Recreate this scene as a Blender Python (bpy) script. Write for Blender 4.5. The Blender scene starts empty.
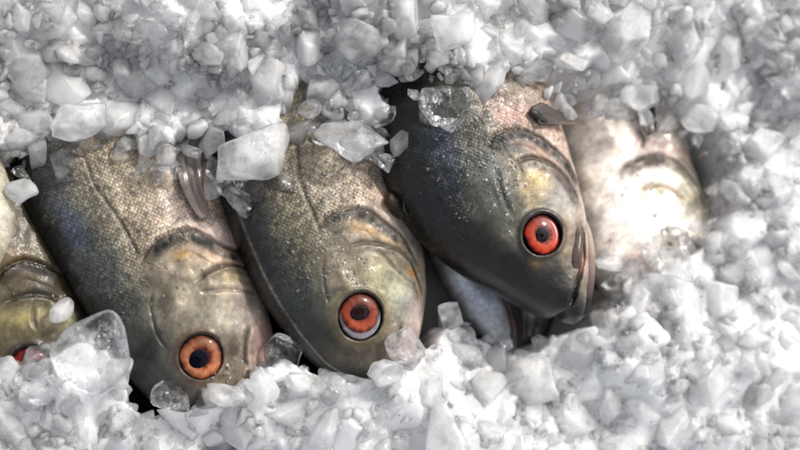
import bpy, math, random, time
_T0 = time.time()
import numpy as np
from mathutils import Vector, Matrix

random.seed(7)
rng = np.random.default_rng(11)
scene = bpy.context.scene
scene.unit_settings.system = 'METRIC'
scene.unit_settings.scale_length = 0.05          # one unit is five centimetres
COL = scene.collection

# ------------------------------------------------------------------ camera
DIST = 14.0
YAW, PITCH = math.radians(13), math.radians(15)  # looks down, a little towards +x and +y
FWD = Vector((math.sin(YAW), math.sin(PITCH), -1.0)).normalized()
RIGHT = FWD.cross(Vector((0, 1, 0))).normalized()
UP = RIGHT.cross(FWD).normalized()
TGT = Vector((0, 0, 0.9))
CAM = TGT - FWD * DIST
cFWD, cR, cU, cC = (np.array(v) for v in (FWD, RIGHT, UP, CAM))


def P(px, py, z):
    """photo position at height z -> world xyz (works on arrays)"""
    px, py, z = np.broadcast_arrays(np.asarray(px, float), np.asarray(py, float), np.asarray(z, float))
    d = cFWD + ((px - 400) / 100 / DIST)[..., None] * cR + ((225 - py) / 100 / DIST)[..., None] * cU
    k = (z - cC[2]) / d[..., 2]
    return cC + d * k[..., None]


cam_data = bpy.data.cameras.new('camera')
cam = bpy.data.objects.new('camera', cam_data)
COL.objects.link(cam)
cam.matrix_world = Matrix(((RIGHT.x, UP.x, -FWD.x, CAM.x), (RIGHT.y, UP.y, -FWD.y, CAM.y),
                           (RIGHT.z, UP.z, -FWD.z, CAM.z), (0, 0, 0, 1)))
cam_data.sensor_width = 36
cam_data.angle = 2 * math.atan(4 / DIST)
cam_data.clip_start = 0.1
cam_data.clip_end = 500
cam_data.dof.use_dof = True
scene.camera = cam


# ------------------------------------------------------------------ noise
def _hash(ix, iy, seed):
    h = (ix * 374761393 + iy * 668265263 + seed * 1274126177) & 0x7fffffff
    h = ((h ^ (h >> 13)) * 1274126177) & 0x7fffffff
    return ((h ^ (h >> 16)) & 0xffff) / 65535.0


def vnoise(x, y, seed=0):
    xi, yi = np.floor(x).astype(np.int64), np.floor(y).astype(np.int64)
    fx, fy = x - xi, y - yi
    fx, fy = fx * fx * (3 - 2 * fx), fy * fy * (3 - 2 * fy)
    a, b = _hash(xi, yi, seed), _hash(xi + 1, yi, seed)
    c, d = _hash(xi, yi + 1, seed), _hash(xi + 1, yi + 1, seed)
    return (a * (1 - fx) + b * fx) * (1 - fy) + (c * (1 - fx) + d * fx) * fy


def fbm(x, y, seed=0, octv=4):
    s, a, t = 0, 0.5, 0
    for k in range(octv):
        s = s + a * vnoise(x * 2 ** k, y * 2 ** k, seed + k * 17)
        t += a
        a *= 0.5
    return s / t


def sstep(a, b, x):
    t = np.clip((x - a) / (b - a), 0, 1)
    return t * t * (3 - 2 * t)


def spline(pts, n):
    """Catmull-Rom through pts, n samples evenly spaced by length"""
    p = np.array(pts, float)
    p = np.vstack([2 * p[0] - p[1], p, 2 * p[-1] - p[-2]])
    out = []
    for i in range(1, len(p) - 2):
        t = np.linspace(0, 1, 24, endpoint=False)[:, None]
        out.append(0.5 * (2 * p[i] + (p[i + 1] - p[i - 1]) * t + (2 * p[i - 1] - 5 * p[i] + 4 * p[i + 1] - p[i + 2]) * t ** 2
                          + (3 * p[i] - p[i - 1] - 3 * p[i + 1] + p[i + 2]) * t ** 3))
    out.append(p[-2][None])
    q = np.vstack(out)
    L = np.concatenate([[0], np.cumsum(np.linalg.norm(np.diff(q, axis=0), axis=1))])
    u = np.linspace(0, L[-1], n)
    return np.stack([np.interp(u, L, q[:, k]) for k in range(q.shape[1])], 1)


def sdf(X, Y, pts):
    """signed distance to an open line (plus = left of travel in photo space, y down) and position 0..1 along it"""
    q = spline(pts, 28) if len(pts) > 2 else np.array(pts, float)
    best = np.full(X.shape, 1e9)
    sgn = np.ones(X.shape)
    par = np.zeros(X.shape)
    n = len(q) - 1
    for i in range(n):
        a, b = q[i], q[i + 1]
        ab = b - a
        l2 = ab @ ab + 1e-9
        t = np.clip(((X - a[0]) * ab[0] + (Y - a[1]) * ab[1]) / l2, 0, 1)
        dx, dy = X - a[0] - t * ab[0], Y - a[1] - t * ab[1]
        d = np.hypot(dx, dy)
        m = d < best
        best = np.where(m, d, best)
        sgn = np.where(m, np.sign(ab[0] * dy - ab[1] * dx + 1e-9), sgn)
        par = np.where(m, (i + t) / n, par)
    return best * sgn, par


# ------------------------------------------------------------------ object helpers
def mesh_obj(name, V, F, mat, parent=None, smooth=True, link=True):
    me = bpy.data.meshes.new(name)
    V = np.asarray(V, np.float32)
    F = np.asarray(F, np.int32)
    me.vertices.add(len(V))
    me.vertices.foreach_set('co', V.ravel())
    k = F.shape[1]
    me.loops.add(F.size)
    me.loops.foreach_set('vertex_index', F.ravel())
    me.polygons.add(len(F))
    me.polygons.foreach_set('loop_start', np.arange(len(F), dtype=np.int32) * k)
    me.polygons.foreach_set('loop_total', np.full(len(F), k, np.int32))
    me.polygons.foreach_set('use_smooth', np.full(len(F), smooth))
    me.update(calc_edges=True)
    me.validate()
    if mat:
        me.materials.append(mat)
    o = bpy.data.objects.new(name, me)
    if link:
        COL.objects.link(o)
    if parent:
        o.parent = parent
    return o


def attr_col(o, name, C):
    a = o.data.color_attributes.new(name, 'FLOAT_COLOR', 'POINT')
    c = np.ones((len(C), 4), np.float32)
    c[:, :3] = C
    a.data.foreach_set('color', c.ravel())


def attr_f(o, name, v):
    a = o.data.attributes.new(name, 'FLOAT', 'POINT')
    a.data.foreach_set('value', np.asarray(v, np.float32))


def attr_v(o, name, v):
    a = o.data.attributes.new(name, 'FLOAT_VECTOR', 'POINT')
    a.data.foreach_set('vector', np.asarray(v, np.float32).ravel())


def tag(o, label=None, cat=None, group=None, kind=None):
    if label: o['label'] = label
    if cat: o['category'] = cat
    if group: o['group'] = group
    if kind: o['kind'] = kind


def lin(c):
    c = np.array(c, float) / 255
    return np.where(c <= 0.04045, c / 12.92, ((c + 0.055) / 1.055) ** 2.4)


# ------------------------------------------------------------------ materials
class NT:
    def __init__(s, name):
        s.m = bpy.data.materials.new(name)
        s.m.use_nodes = True
        s.t = s.m.node_tree
        s.t.nodes.clear()
        s.out = s.t.nodes.new('ShaderNodeOutputMaterial')

    def n(s, kind, props=None, **inp):
        nd = s.t.nodes.new('ShaderNode' + kind)
        for k, v in (props or {}).items():
            setattr(nd, k, v)
        for k, v in inp.items():
            key = k.replace('_', ' ')
            if key.startswith('i ') or (key[0] == 'i' and key[1:].isdigit()):
                key = int(key[1:])
            sock = nd.inputs[key]
            if isinstance(v, bpy.types.NodeSocket):
                s.t.links.new(v, sock)
            else:
                sock.default_value = v
        return nd

    def math(s, op, a, b=None, c=None, clamp=False):
        nd = s.t.nodes.new('ShaderNodeMath')
        nd.operation = op
        nd.use_clamp = clamp
        for i, v in enumerate((a, b, c)):
            if v is None: continue
            if isinstance(v, bpy.types.NodeSocket):
                s.t.links.new(v, nd.inputs[i])
            else:
                nd.inputs[i].default_value = v
        return nd.outputs[0]

    def surf(s, sh):
        s.t.links.new(sh, s.out.inputs['Surface'])
        return s.m


def glints(t, base, pos, scale, amount, mask):
    """tiny crystal faces, each tilted its own way"""
    v = t.n('TexVoronoi', {'feature': 'F1'}, Vector=pos, Scale=scale)
    c = t.n('VectorMath', {'operation': 'SUBTRACT'}, i0=v.outputs['Color'], i1=(0.5, 0.5, 0.5)).outputs[0]
    k = t.math('MULTIPLY', mask, amount)
    c = t.n('VectorMath', {'operation': 'SCALE'}, i0=c, Scale=k).outputs[0]
    c = t.n('VectorMath', {'operation': 'ADD'}, i0=base, i1=c).outputs[0]
    return t.n('VectorMath', {'operation': 'NORMALIZE'}, i0=c).outputs[0]


def ice_mat(name, milky, clear_t, solid=False, tint=(0.985, 0.988, 0.99), rough=0.08, white=0.97):
    """ice: part refracting, part seen straight through, part cloudy with trapped air"""
    t = NT(name)
    tc = t.n('TexCoord')
    oi = t.n('ObjectInfo')
    geo = t.n('NewGeometry')
    pos = t.n('VectorMath', {'operation': 'ADD'}, i0=geo.outputs['Position'], i1=oi.outputs['Random']).outputs[0]
    nz = t.n('TexNoise', Vector=pos, Scale=3.2, Detail=5.0, Roughness=0.6)
    nf = t.n('TexNoise', Vector=pos, Scale=22.0, Detail=4.0, Roughness=0.65)
    vo = t.n('TexVoronoi', {'feature': 'F1'}, Vector=pos, Scale=30.0)
    fine = t.n('TexNoise', Vector=pos, Scale=70.0, Detail=2.0, Roughness=0.6)
    h = t.math('ADD', t.math('MULTIPLY', nf.outputs[0], 0.7), t.math('MULTIPLY', vo.outputs['Distance'], 0.25))
    h = t.math('ADD', h, t.math('MULTIPLY', fine.outputs[0], 0.12))
    bump = t.n('Bump', Strength=0.35, Distance=0.03, Height=h).outputs[0]
    # cloudiness varies inside a piece and from piece to piece
    cl = t.math('ADD', t.math('MULTIPLY_ADD', nz.outputs[0], 1.5, -0.75 + milky),
                t.math('MULTIPLY_ADD', oi.outputs['Random'], 0.3, -0.15))
    cl = t.math('MINIMUM', t.math('MAXIMUM', cl, max(0.0, milky - 0.14)), min(1.0, milky + 0.16))
    p = t.n('BsdfPrincipled', Base_Color=(white, white, white * 1.005, 1), Roughness=0.5, Normal=bump)
    p.inputs['Subsurface Weight'].default_value = 1.0
    p.inputs['Subsurface Radius'].default_value = (0.4, 0.41, 0.43)
    p.inputs['Subsurface Scale'].default_value = 0.8
    p.inputs['Specular IOR Level'].default_value = 0.0
    if solid:
        body = p
    else:
        refr = t.n('BsdfRefraction', Color=(*tint, 1), Roughness=rough, IOR=1.16, Normal=bump)
        tran = t.n('BsdfTransparent', Color=(*tint, 1))
        inner = t.n('MixShader', Fac=clear_t, i1=refr.outputs[0], i2=tran.outputs[0])
        body = t.n('MixShader', Fac=cl, i1=inner.outputs[0], i2=p.outputs[0])
    gln = glints(t, bump, pos, 42.0, 0.9, t.math('MULTIPLY_ADD', nz.outputs[0], 5.0, -2.1, clamp=True))
    gl = t.n('BsdfGlossy', {'distribution': 'GGX'}, Color=(1, 1, 1, 1), Roughness=0.07, Normal=gln)
    fr = t.n('Fresnel', IOR=1.45, Normal=bump)
    s = t.n('MixShader', Fac=t.math('MULTIPLY', fr.outputs[0], 0.85), i1=body.outputs[0], i2=gl.outputs[0])
    return t.surf(s.outputs[0])


ICE_CLEAR = ice_mat('clear_ice', 0.08, 0.7, rough=0.04)
ICE_MID = ice_mat('cloudy_ice', 0.34, 0.8, rough=0.10)
ICE_MILK = ice_mat('milky_ice', 0.5, 0.8, rough=0.16)
ICE_PACK = ice_mat('packed_white_ice', 1, 0, solid=True, rough=0.14, white=0.79)
ICE_DROP = ice_mat('wet_ice_grain', 0.3, 0.95, rough=0.03)


def bed_mat():
    t = NT('packed_ice')
    geo = t.n('NewGeometry')
    pos = geo.outputs['Position']
    nf = t.n('TexNoise', Vector=pos, Scale=9.0, Detail=6.0, Roughness=0.65)
    vo = t.n('TexVoronoi', {'feature': 'F1'}, Vector=pos, Scale=6.5, Randomness=1.0)
    h = t.math('ADD', nf.outputs[0], t.math('MULTIPLY', vo.outputs['Distance'], 0.8))
    bump = t.n('Bump', Strength=0.7, Distance=0.08, Height=h).outputs[0]
    rmp = t.n('ValToRGB', Fac=nf.outputs[0])
    e = rmp.color_ramp.elements
    e[0].position, e[0].color = 0.3, (0.60, 0.605, 0.61, 1)
    e[1].position, e[1].color = 0.65, (0.80, 0.805, 0.81, 1)
    p = t.n('BsdfPrincipled', Base_Color=rmp.outputs[0], Roughness=0.25, Normal=bump, Coat_Weight=0.3)
    return t.surf(p.outputs[0])


def skin_mat(name='fish_skin', spark=1.0):
    t = NT(name)
    col = t.n('VertexColor', {'layer_name': 'paint'}).outputs[0]
    uv = t.n('Attribute', {'attribute_name': 'along'}).outputs['Vector']
    sc = t.n('Attribute', {'attribute_name': 'scaly'}).outputs['Fac']
    pearl = t.n('Attribute', {'attribute_name': 'pearl'}).outputs['Fac']
    vo = t.n('TexVoronoi', {'voronoi_dimensions': '2D', 'feature': 'F1'}, Vector=uv, Scale=1.0, Randomness=0.5)
    nz = t.n('TexNoise', Vector=uv, Scale=0.16, Detail=6.0, Roughness=0.62)
    nf = t.n('TexNoise', Vector=uv, Scale=0.7, Detail=6.0, Roughness=0.75)
    # every scale: light middle, dark rim, a slightly different tone
    rim = t.math('SUBTRACT', 1.0, t.math('MULTIPLY', vo.outputs['Distance'], 1.15), clamp=True)
    tone = t.n('SeparateColor', i0=vo.outputs['Color']).outputs[0]
    f = t.math('ADD', t.math('MULTIPLY', rim, 1.05), t.math('MULTIPLY', tone, 0.45))
    f = t.math('ADD', f, t.math('MULTIPLY', nf.outputs[0], 0.5))          # ~0.5..1.7
    f = t.math('ADD', 1.0, t.math('MULTIPLY', t.math('SUBTRACT', f, 1.05), sc))
    blot = t.math('MULTIPLY_ADD', nz.outputs[0], 2.5, -0.22)
    blot = t.math('MAXIMUM', blot, 0.15)
    bl2 = t.math('MULTIPLY_ADD', nf.outputs[0], 1.8, 0.1)
    f = t.math('MULTIPLY', t.math('MULTIPLY', f, blot), bl2)
    cc = t.n('VectorMath', {'operation': 'SCALE'}, i0=col, Scale=f).outputs[0]
    h = t.math('MULTIPLY', t.math('MULTIPLY', rim, sc), 1.0)
    h = t.math('ADD', h, t.math('MULTIPLY', nf.outputs[0], 0.8))
    bump = t.n('Bump', Strength=0.5, Distance=0.012, Height=h).outputs[0]
    geo = t.n('NewGeometry')
    n3 = t.n('TexNoise', Vector=geo.outputs['Position'], Scale=26.0, Detail=3.0, Roughness=0.6)
    n4 = t.n('TexNoise', Vector=geo.outputs['Position'], Scale=75.0, Detail=2.0, Roughness=0.6)
    hh = t.math('ADD', n3.outputs[0], t.math('MULTIPLY', n4.outputs[0], 0.5))
    b2 = t.n('Bump', Strength=0.3, Distance=0.012, Height=hh).outputs[0]
    frost = t.n('Attribute', {'attribute_name': 'frost'}).outputs['Fac']
    tl = t.n('VectorMath', {'operation': 'SUBTRACT'}, i0=vo.outputs['Color'], i1=(0.5, 0.5, 0.5)).outputs[0]
    tl = t.n('VectorMath', {'operation': 'SCALE'}, i0=tl, Scale=t.math('MULTIPLY', sc, 0.32)).outputs[0]
    bump = t.n('VectorMath', {'operation': 'NORMALIZE'}, i0=t.n('VectorMath', {'operation': 'ADD'}, i0=bump, i1=tl).outputs[0]).outputs[0]
    b2 = glints(t, b2, geo.outputs['Position'], 48.0, 1.1, t.math('ADD', frost, t.math('MULTIPLY_ADD', nz.outputs[0], 2.0, -0.95, clamp=True)))
    rg = t.math('MULTIPLY_ADD', nf.outputs[0], 0.4, 0.25)
    p = t.n('BsdfPrincipled', Base_Color=cc, Roughness=rg, Normal=bump, Coat_Weight=0.5, Coat_Roughness=0.06,
            Coat_Normal=b2, Metallic=t.math('MULTIPLY', pearl, 0.3))
    p.inputs['Specular IOR Level'].default_value = 0.35
    p.inputs['Coat IOR'].default_value = 1.38
    return t.surf(p.outputs[0])


def paint_mat(name, rough=0.25, coat=0.5, bumps=0.15, spec=0.5):
    t = NT(name)
    col = t.n('VertexColor', {'layer_name': 'paint'}).outputs[0]
    tc = t.n('TexCoord')
    nz = t.n('TexNoise', Vector=tc.outputs['Object'], Scale=18.0, Detail=5.0, Roughness=0.65)
    cc = t.n('VectorMath', {'operation': 'SCALE'}, i0=col, Scale=t.math('MULTIPLY_ADD', nz.outputs[0], 0.8, 0.6)).outputs[0]
    bump = t.n('Bump', Strength=bumps, Distance=0.03, Height=nz.outputs[0]).outputs[0]
    p = t.n('BsdfPrincipled', Base_Color=cc, Roughness=rough, Normal=bump, Coat_Weight=coat, Coat_Roughness=0.05)
    p.inputs['Specular IOR Level'].default_value = spec
    return t.surf(p.outputs[0])


def cornea_mat():
    t = NT('cornea')
    gl = t.n('BsdfGlossy', Color=(1, 1, 1, 1), Roughness=0.06)
    tr = t.n('BsdfTransparent', Color=(0.97, 0.96, 0.95, 1))
    fr = t.n('Fresnel', IOR=1.3)
    s = t.n('MixShader', Fac=fr.outputs[0], i1=tr.outputs[0], i2=gl.outputs[0])
    return t.surf(s.outputs[0])


def fin_mat():
    t = NT('fin_membrane')
    col = t.n('VertexColor', {'layer_name': 'paint'}).outputs[0]
    p = t.n('BsdfPrincipled', Base_Color=col, Roughness=0.3, Coat_Weight=0.5, Coat_Roughness=0.08)
    tr = t.n('BsdfTranslucent', Color=col)
    tp = t.n('BsdfTransparent', Color=(0.8, 0.8, 0.8, 1))
    a = t.n('MixShader', Fac=0.3, i1=p.outputs[0], i2=tr.outputs[0])
    s = t.n('MixShader', Fac=0.12, i1=a.outputs[0], i2=tp.outputs[0])
    return t.surf(s.outputs[0])


def gap_shade_mat():
    t = NT('black_gap_shade')  # near-black colour standing in for the shade in the gaps
    tc = t.n('TexCoord')
    nz = t.n('TexNoise', Vector=tc.outputs['Object'], Scale=3.0, Detail=5.0)
    rmp = t.n('ValToRGB', Fac=nz.outputs[0])
    rmp.color_ramp.elements[0].color = (0.004, 0.005, 0.006, 1)
    rmp.color_ramp.elements[1].color = (0.015, 0.016, 0.018, 1)
    p = t.n('BsdfPrincipled', Base_Color=rmp.outputs[0], Roughness=0.25)
    return t.surf(p.outputs[0])


SKIN, EYE, PUPIL = skin_mat(), paint_mat('iris', 0.45, 0.0, 0.25, 0.15), paint_mat('pupil', 0.6, 0.0, 0.1, 0.0)
FLESH, CORNEA, FIN, BED, GAP_SHADE = paint_mat('lip_flesh', 0.5, 0.12, 0.5, 0.3), cornea_mat(), fin_mat(), bed_mat(), gap_shade_mat()


# ------------------------------------------------------------------ fish
def grid_faces(nr, nc, wrap=False):
    r, c = np.meshgrid(np.arange(nr - 1), np.arange(nc if wrap else nc - 1), indexing='ij')
    c2 = (c + 1) % nc
    return np.stack([r * nc + c, r * nc + c2, (r + 1) * nc + c2, (r + 1) * nc + c], -1).reshape(-1, 4)


def make_fish(spec):
    """dorsal / ventral: outline traced from snout to tail; details are cut into the flank as relief"""
    NS, NT_, NB = spec.get('res', (400, 240, 40))
    D, Vn = spline(spec['dorsal'], 200), spline(spec['ventral'], 200)
    s = np.linspace(0, 1, NS)
    s = 0.55 * s + 0.45 * s ** 1.6 if spec.get('headfine', True) else s
    u = np.linspace(0, 1, 200)
    Ds = np.stack([np.interp(s, u, D[:, k]) for k in (0, 1)], 1)
    Vs = np.stack([np.interp(s, u, Vn[:, k]) for k in (0, 1)], 1)
    th = np.concatenate([np.linspace(0, math.pi, NT_, endpoint=False), math.pi + np.linspace(0, math.pi, NB, endpoint=False)])
    ct, st = np.cos(th), np.sin(th)
    mid, half = (Ds + Vs) / 2, (Ds - Vs) / 2
    X = mid[:, :1] + half[:, :1] * ct
    Y = mid[:, 1:] + half[:, 1:] * ct
    S = np.repeat(s[:, None], len(th), 1)
    T = np.repeat(ct[None], NS, 0)
    Tm = spec['thick']
    prof = np.interp(s, [0, .02, .05, .1, .2, .35, .55, .8, 1], [0.08, .34, .48, .62, .8, .97, 1.0, .75, .2])
    Zr = (Tm * prof)[:, None] * np.sign(st) * np.abs(st) ** 0.85
    zc = spec['z'] + np.interp(s, [0, .25, .6, 1], spec.get('zs', [-0.12, 0, 0, -0.5]))
    Z0 = zc[:, None] + Zr + spec['roll'] * T
    top = (st > 0.02)[None] * np.ones_like(X)
    Z = Z0.copy()
    # colour
    tt = (T + 1) / 2                                        # 1 on the back
    wob = (fbm(X / 26, Y / 26, 3 + spec['seed']) - 0.5)
    q = np.clip(tt + wob * 0.22, 0, 1)
    ks = sorted(spec['bands'])
    C = np.stack([np.interp(q, [k for k, _ in ks], [lin(c)[j] for _, c in ks]) for j in range(3)], -1)
    scaly = sstep(*spec['scale_from'], S + 0.12 * wob) * spec.get('scaly', 1.0)
    pearl = np.full_like(X, 0.5)
    if 'head' in spec:
        hx, hy, hrx, hry = spec['head']
        he = np.hypot((X - hx) / hrx, (Y - hy) / hry) + wob * .5
        scaly = sstep(.92, 1.12, he) * spec.get('scaly', 1.0)

    def mixc(m, c, k=1.0):
        nonlocal C
        m = np.clip(m * k, 0, 1)[..., None]
        C = C * (1 - m) + lin(c) * m

    for b in spec['blobs']:                                 # (x, y, rx, ry, angle, colour, strength)
        x, y, rx, ry, an, c, k = b
        a = math.radians(an)
        dx, dy = X - x, Y - y
        dx = dx + (fbm(X / 9, Y / 9, 31) - 0.5) * rx * 0.9
        dy = dy + (fbm(X / 9, Y / 9, 57) - 0.5) * ry * 0.9
        e = ((dx * math.cos(a) + dy * math.sin(a)) / rx) ** 2 + ((-dx * math.sin(a) + dy * math.cos(a)) / ry) ** 2
        mixc(np.exp(-e * 1.1) * top, c, k)
    if 'rim' in spec:
        mixc(np.exp(-((tt - spec['rim'][0]) / .006) ** 2) * top, spec['rim'][1], 0.5)
    frost = np.zeros_like(X)
    for x, y, rx, ry, k in spec.get('frost', []):
        frost = np.maximum(frost, k * np.exp(-((X - x) / rx) ** 2 - ((Y - y) / ry) ** 2) * sstep(.38, .6, fbm(X / 8, Y / 8, 91)))
    # relief
    plates = {}
    for r in spec['relief']:
        d, par = sdf(X, Y, r['pts'])
        endf = np.clip(np.minimum(par, 1 - par) * 7 + r.get('end', 0.0), 0, 1)
        wobd = (fbm(X / 7, Y / 7, 77) - 0.5) * 2.2
        dd = d + wobd
        if r['kind'] == 'plate':                            # raised plate on the plus side, open groove behind its edge
            zz = 0.6 * r['h'] * np.exp(-np.maximum(dd, 0) / r['w']) * sstep(-0.6, 1.8, dd) * endf
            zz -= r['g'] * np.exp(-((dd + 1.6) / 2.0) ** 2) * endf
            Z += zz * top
            mixc(np.exp(-((dd + 1.2) / 2.3) ** 2) * endf * top, r.get('edge', (18, 15, 12)), 0.95)  # shade of the groove painted dark along the plate edge
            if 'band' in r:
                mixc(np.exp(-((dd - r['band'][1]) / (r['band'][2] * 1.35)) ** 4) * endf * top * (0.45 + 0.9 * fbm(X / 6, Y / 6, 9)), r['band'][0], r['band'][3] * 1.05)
            if 'lip' in r:
                mixc(np.exp(-((dd + 4.0) / 2.0) ** 2) * endf * top, r['lip'], 0.55)
            if r.get('part'):
                plates[r['part']] = (dd, par, r)
        else:                                               # fold: a groove with a soft swelling either side
            Z += (-0.7 * r['g'] * np.exp(-(dd / r['w']) ** 2) + 0.4 * r['h'] * np.exp(-((np.abs(dd) - 2.2 * r['w']) / (1.4 * r['w'])) ** 2)) * endf * top
            mixc(np.exp(-(dd / (r['w'] * 0.8)) ** 2) * endf * top, r.get('edge', (25, 22, 18)), r.get('k', 0.7))  # crease shade painted into the bottom of the fold
    # uneven flesh
    Z += ((fbm(X / 22, Y / 22, 5, 2) - 0.5) * 0.05 + (fbm(X / 6, Y / 6, 15, 2) - 0.5) * 0.007) * top * sstep(0, .35, st)[None]
    # lateral line
    if 'lateral' in spec:
        d, par = sdf(X, Y, spec['lateral'])
        m = np.exp(-(d / 1.8) ** 2) * top
        Z -= 0.02 * m
        mixc(m, (62, 56, 46), 0.55)
    # eye socket
    zref = spec['z'] + spec['thick'] * 0.85
    e = spec.get('eye')
    if e:
        ex, ey, er = e['x'], e['y'], e['r'] / 100
        rr = np.hypot((X - ex) , (Y - ey)) / e['r']
        sel = (rr < 1.6) & (top > 0)
        A = np.c_[X[sel] - ex, Y[sel] - ey, np.ones(sel.sum())]
        pl, *_ = np.linalg.lstsq(A, Z0[sel], rcond=None)
        zpl = pl[0] * (X - ex) + pl[1] * (Y - ey) + pl[2]
        m = 1 - sstep(0.97, 1.06, rr)
        Z = Z * (1 - m * top) + (zpl - 0.10) * m * top
        Z += 0.02 * np.exp(-((rr - 1.17) / 0.13) ** 2) * top
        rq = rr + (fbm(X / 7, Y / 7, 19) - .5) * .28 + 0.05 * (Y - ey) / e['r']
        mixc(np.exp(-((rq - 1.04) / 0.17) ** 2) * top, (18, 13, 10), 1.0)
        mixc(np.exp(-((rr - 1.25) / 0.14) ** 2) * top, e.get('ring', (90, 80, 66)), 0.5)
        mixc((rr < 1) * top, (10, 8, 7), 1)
        scaly *= sstep(1.2, 2.2, rr)
    W = P(X, Y, zref)
    W[..., 2] = Z
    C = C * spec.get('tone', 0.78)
    root = bpy.data.objects.new(spec['name'], None)
    COL.objects.link(root)
    base = P(mid[NS // 2][0], mid[NS // 2][1], spec['z'] - spec['thick'])
    root.location = base
    root.empty_display_size = 0.3
    Vt = W.reshape(-1, 3) - np.array(base)
    nc = len(th)
    Ff = grid_faces(NS, nc, True)
    caps = np.array([[0, 0, 0, 0]])[:0]
    # close the snout and the tail end with centre points
    tip0, tip1 = Vt[:nc].mean(0), Vt[-nc:].mean(0)
    Vt2 = np.vstack([Vt, tip0, tip1])
    i0, i1 = len(Vt), len(Vt) + 1
    j = np.arange(0, nc, 2)
    c0 = np.stack([np.full(len(j), i0), (j + 2) % nc, (j + 1) % nc, j], 1)
    k = (NS - 1) * nc
    c1 = np.stack([np.full(len(j), i1), k + j, k + (j + 1) % nc, k + (j + 2) % nc], 1)
    # outline of the fish axis for the scale lattice
    ax = np.array(mid[int(NS * .7)] - mid[int(NS * .15)])
    ax /= np.linalg.norm(ax)
    al = X * ax[0] + Y * ax[1]
    ac = -X * ax[1] + Y * ax[0]
    cell = spec.get('cell', 3.4)
    al2, ac2 = al / cell, ac / (cell * 0.95)
    uvv = np.stack([(al2 + ac2) * 0.707, (al2 - ac2) * 0.707, 0 * al2], -1).reshape(-1, 3)

    def dress(o, idx=None):
        CC, SS, PP, UU, FR = C.reshape(-1, 3), scaly.ravel(), pearl.ravel(), uvv, frost.ravel()
        if idx is None:
            add = lambda a: np.concatenate([a, a[:1], a[-1:]])
            attr_col(o, 'paint', add(CC)); attr_f(o, 'scaly', add(SS)); attr_f(o, 'pearl', add(PP)); attr_f(o, 'frost', add(FR)); attr_v(o, 'along', add(UU))
        else:
            attr_col(o, 'paint', CC[idx]); attr_f(o, 'scaly', SS[idx]); attr_f(o, 'pearl', PP[idx]); attr_f(o, 'frost', FR[idx]); attr_v(o, 'along', UU[idx])

    body = mesh_obj('body', Vt2, np.vstack([Ff, c0, c1]), SKIN, root)
    dress(body)
    for pname, (dd, par, r) in plates.items():              # the gill cover: its own plate laid over the cheek
        okv = ((dd > 0.2) & (dd < r.get('depth', 24)) & (par > 0.04) & (par < 0.96) & (top > 0)).ravel()
        fm = okv[Ff].all(1)
        idx = np.unique(Ff[fm])
        mp = np.full(len(Vt), -1)
        mp[idx] = np.arange(len(idx))
        vv = Vt[idx].copy()
        ddi, pi = dd.ravel()[idx], par.ravel()[idx]
        lift = 0.005 + 0.012 * np.exp(-ddi / 4) * np.clip(np.minimum(pi - .04, .96 - pi) * 9, 0, 1)
        fade = sstep(0, 8, r.get('depth', 24) - ddi)
        vv[:, 2] += lift * fade + 0.002 - 0.014 * (1 - fade)
        g = mesh_obj(pname, vv, mp[Ff[fm]], SKIN, root)
        dress(g, idx)
    if e:
        n = Vector((0, 0, 1))
        a = np.array(P(ex + 5, ey, zref)) - np.array(P(ex, ey, zref)); a[2] = pl[0] * 5
        b = np.array(P(ex, ey + 5, zref)) - np.array(P(ex, ey, zref)); b[2] = pl[1] * 5
        n = Vector(np.cross(b, a)).normalized()
        if n.z < 0: n = -n
        n = (n * 0.75 + Vector((0, 0, 1)) * 0.25).normalized()
        c = Vector(P(ex, ey, zref)); c.z = pl[2]
        make_eye(root, c - Vector(base) - n * 0.03, n, er * 1.03, e)
    return root, dict(X=X, Y=Y, Z=Z, top=top, base=np.array(base), zref=zref)


def disc(nr, na, prof, R, seed, ell=(1, 1), off=(0, 0)):
    r = np.linspace(0.001, 1, nr)[:, None]
    a = np.linspace(0, 2 * math.pi, na, endpoint=False)[None]
    wv = 1 + (0.035 * np.sin(2 * a + 1) + .02 * np.sin(3 * a + 2)) * (seed == 2)
    x = r * wv * np.cos(a) * ell[0] * R + off[0] * R
    y = r * wv * np.sin(a) * ell[1] * R + off[1] * R
    z = prof(r, a) * R + 0 * a
    return np.stack([x, y, z], -1).reshape(-1, 3), grid_faces(nr, na, True), np.repeat(r, na, 1).ravel(), np.repeat(a, nr, 0).ravel()


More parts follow.
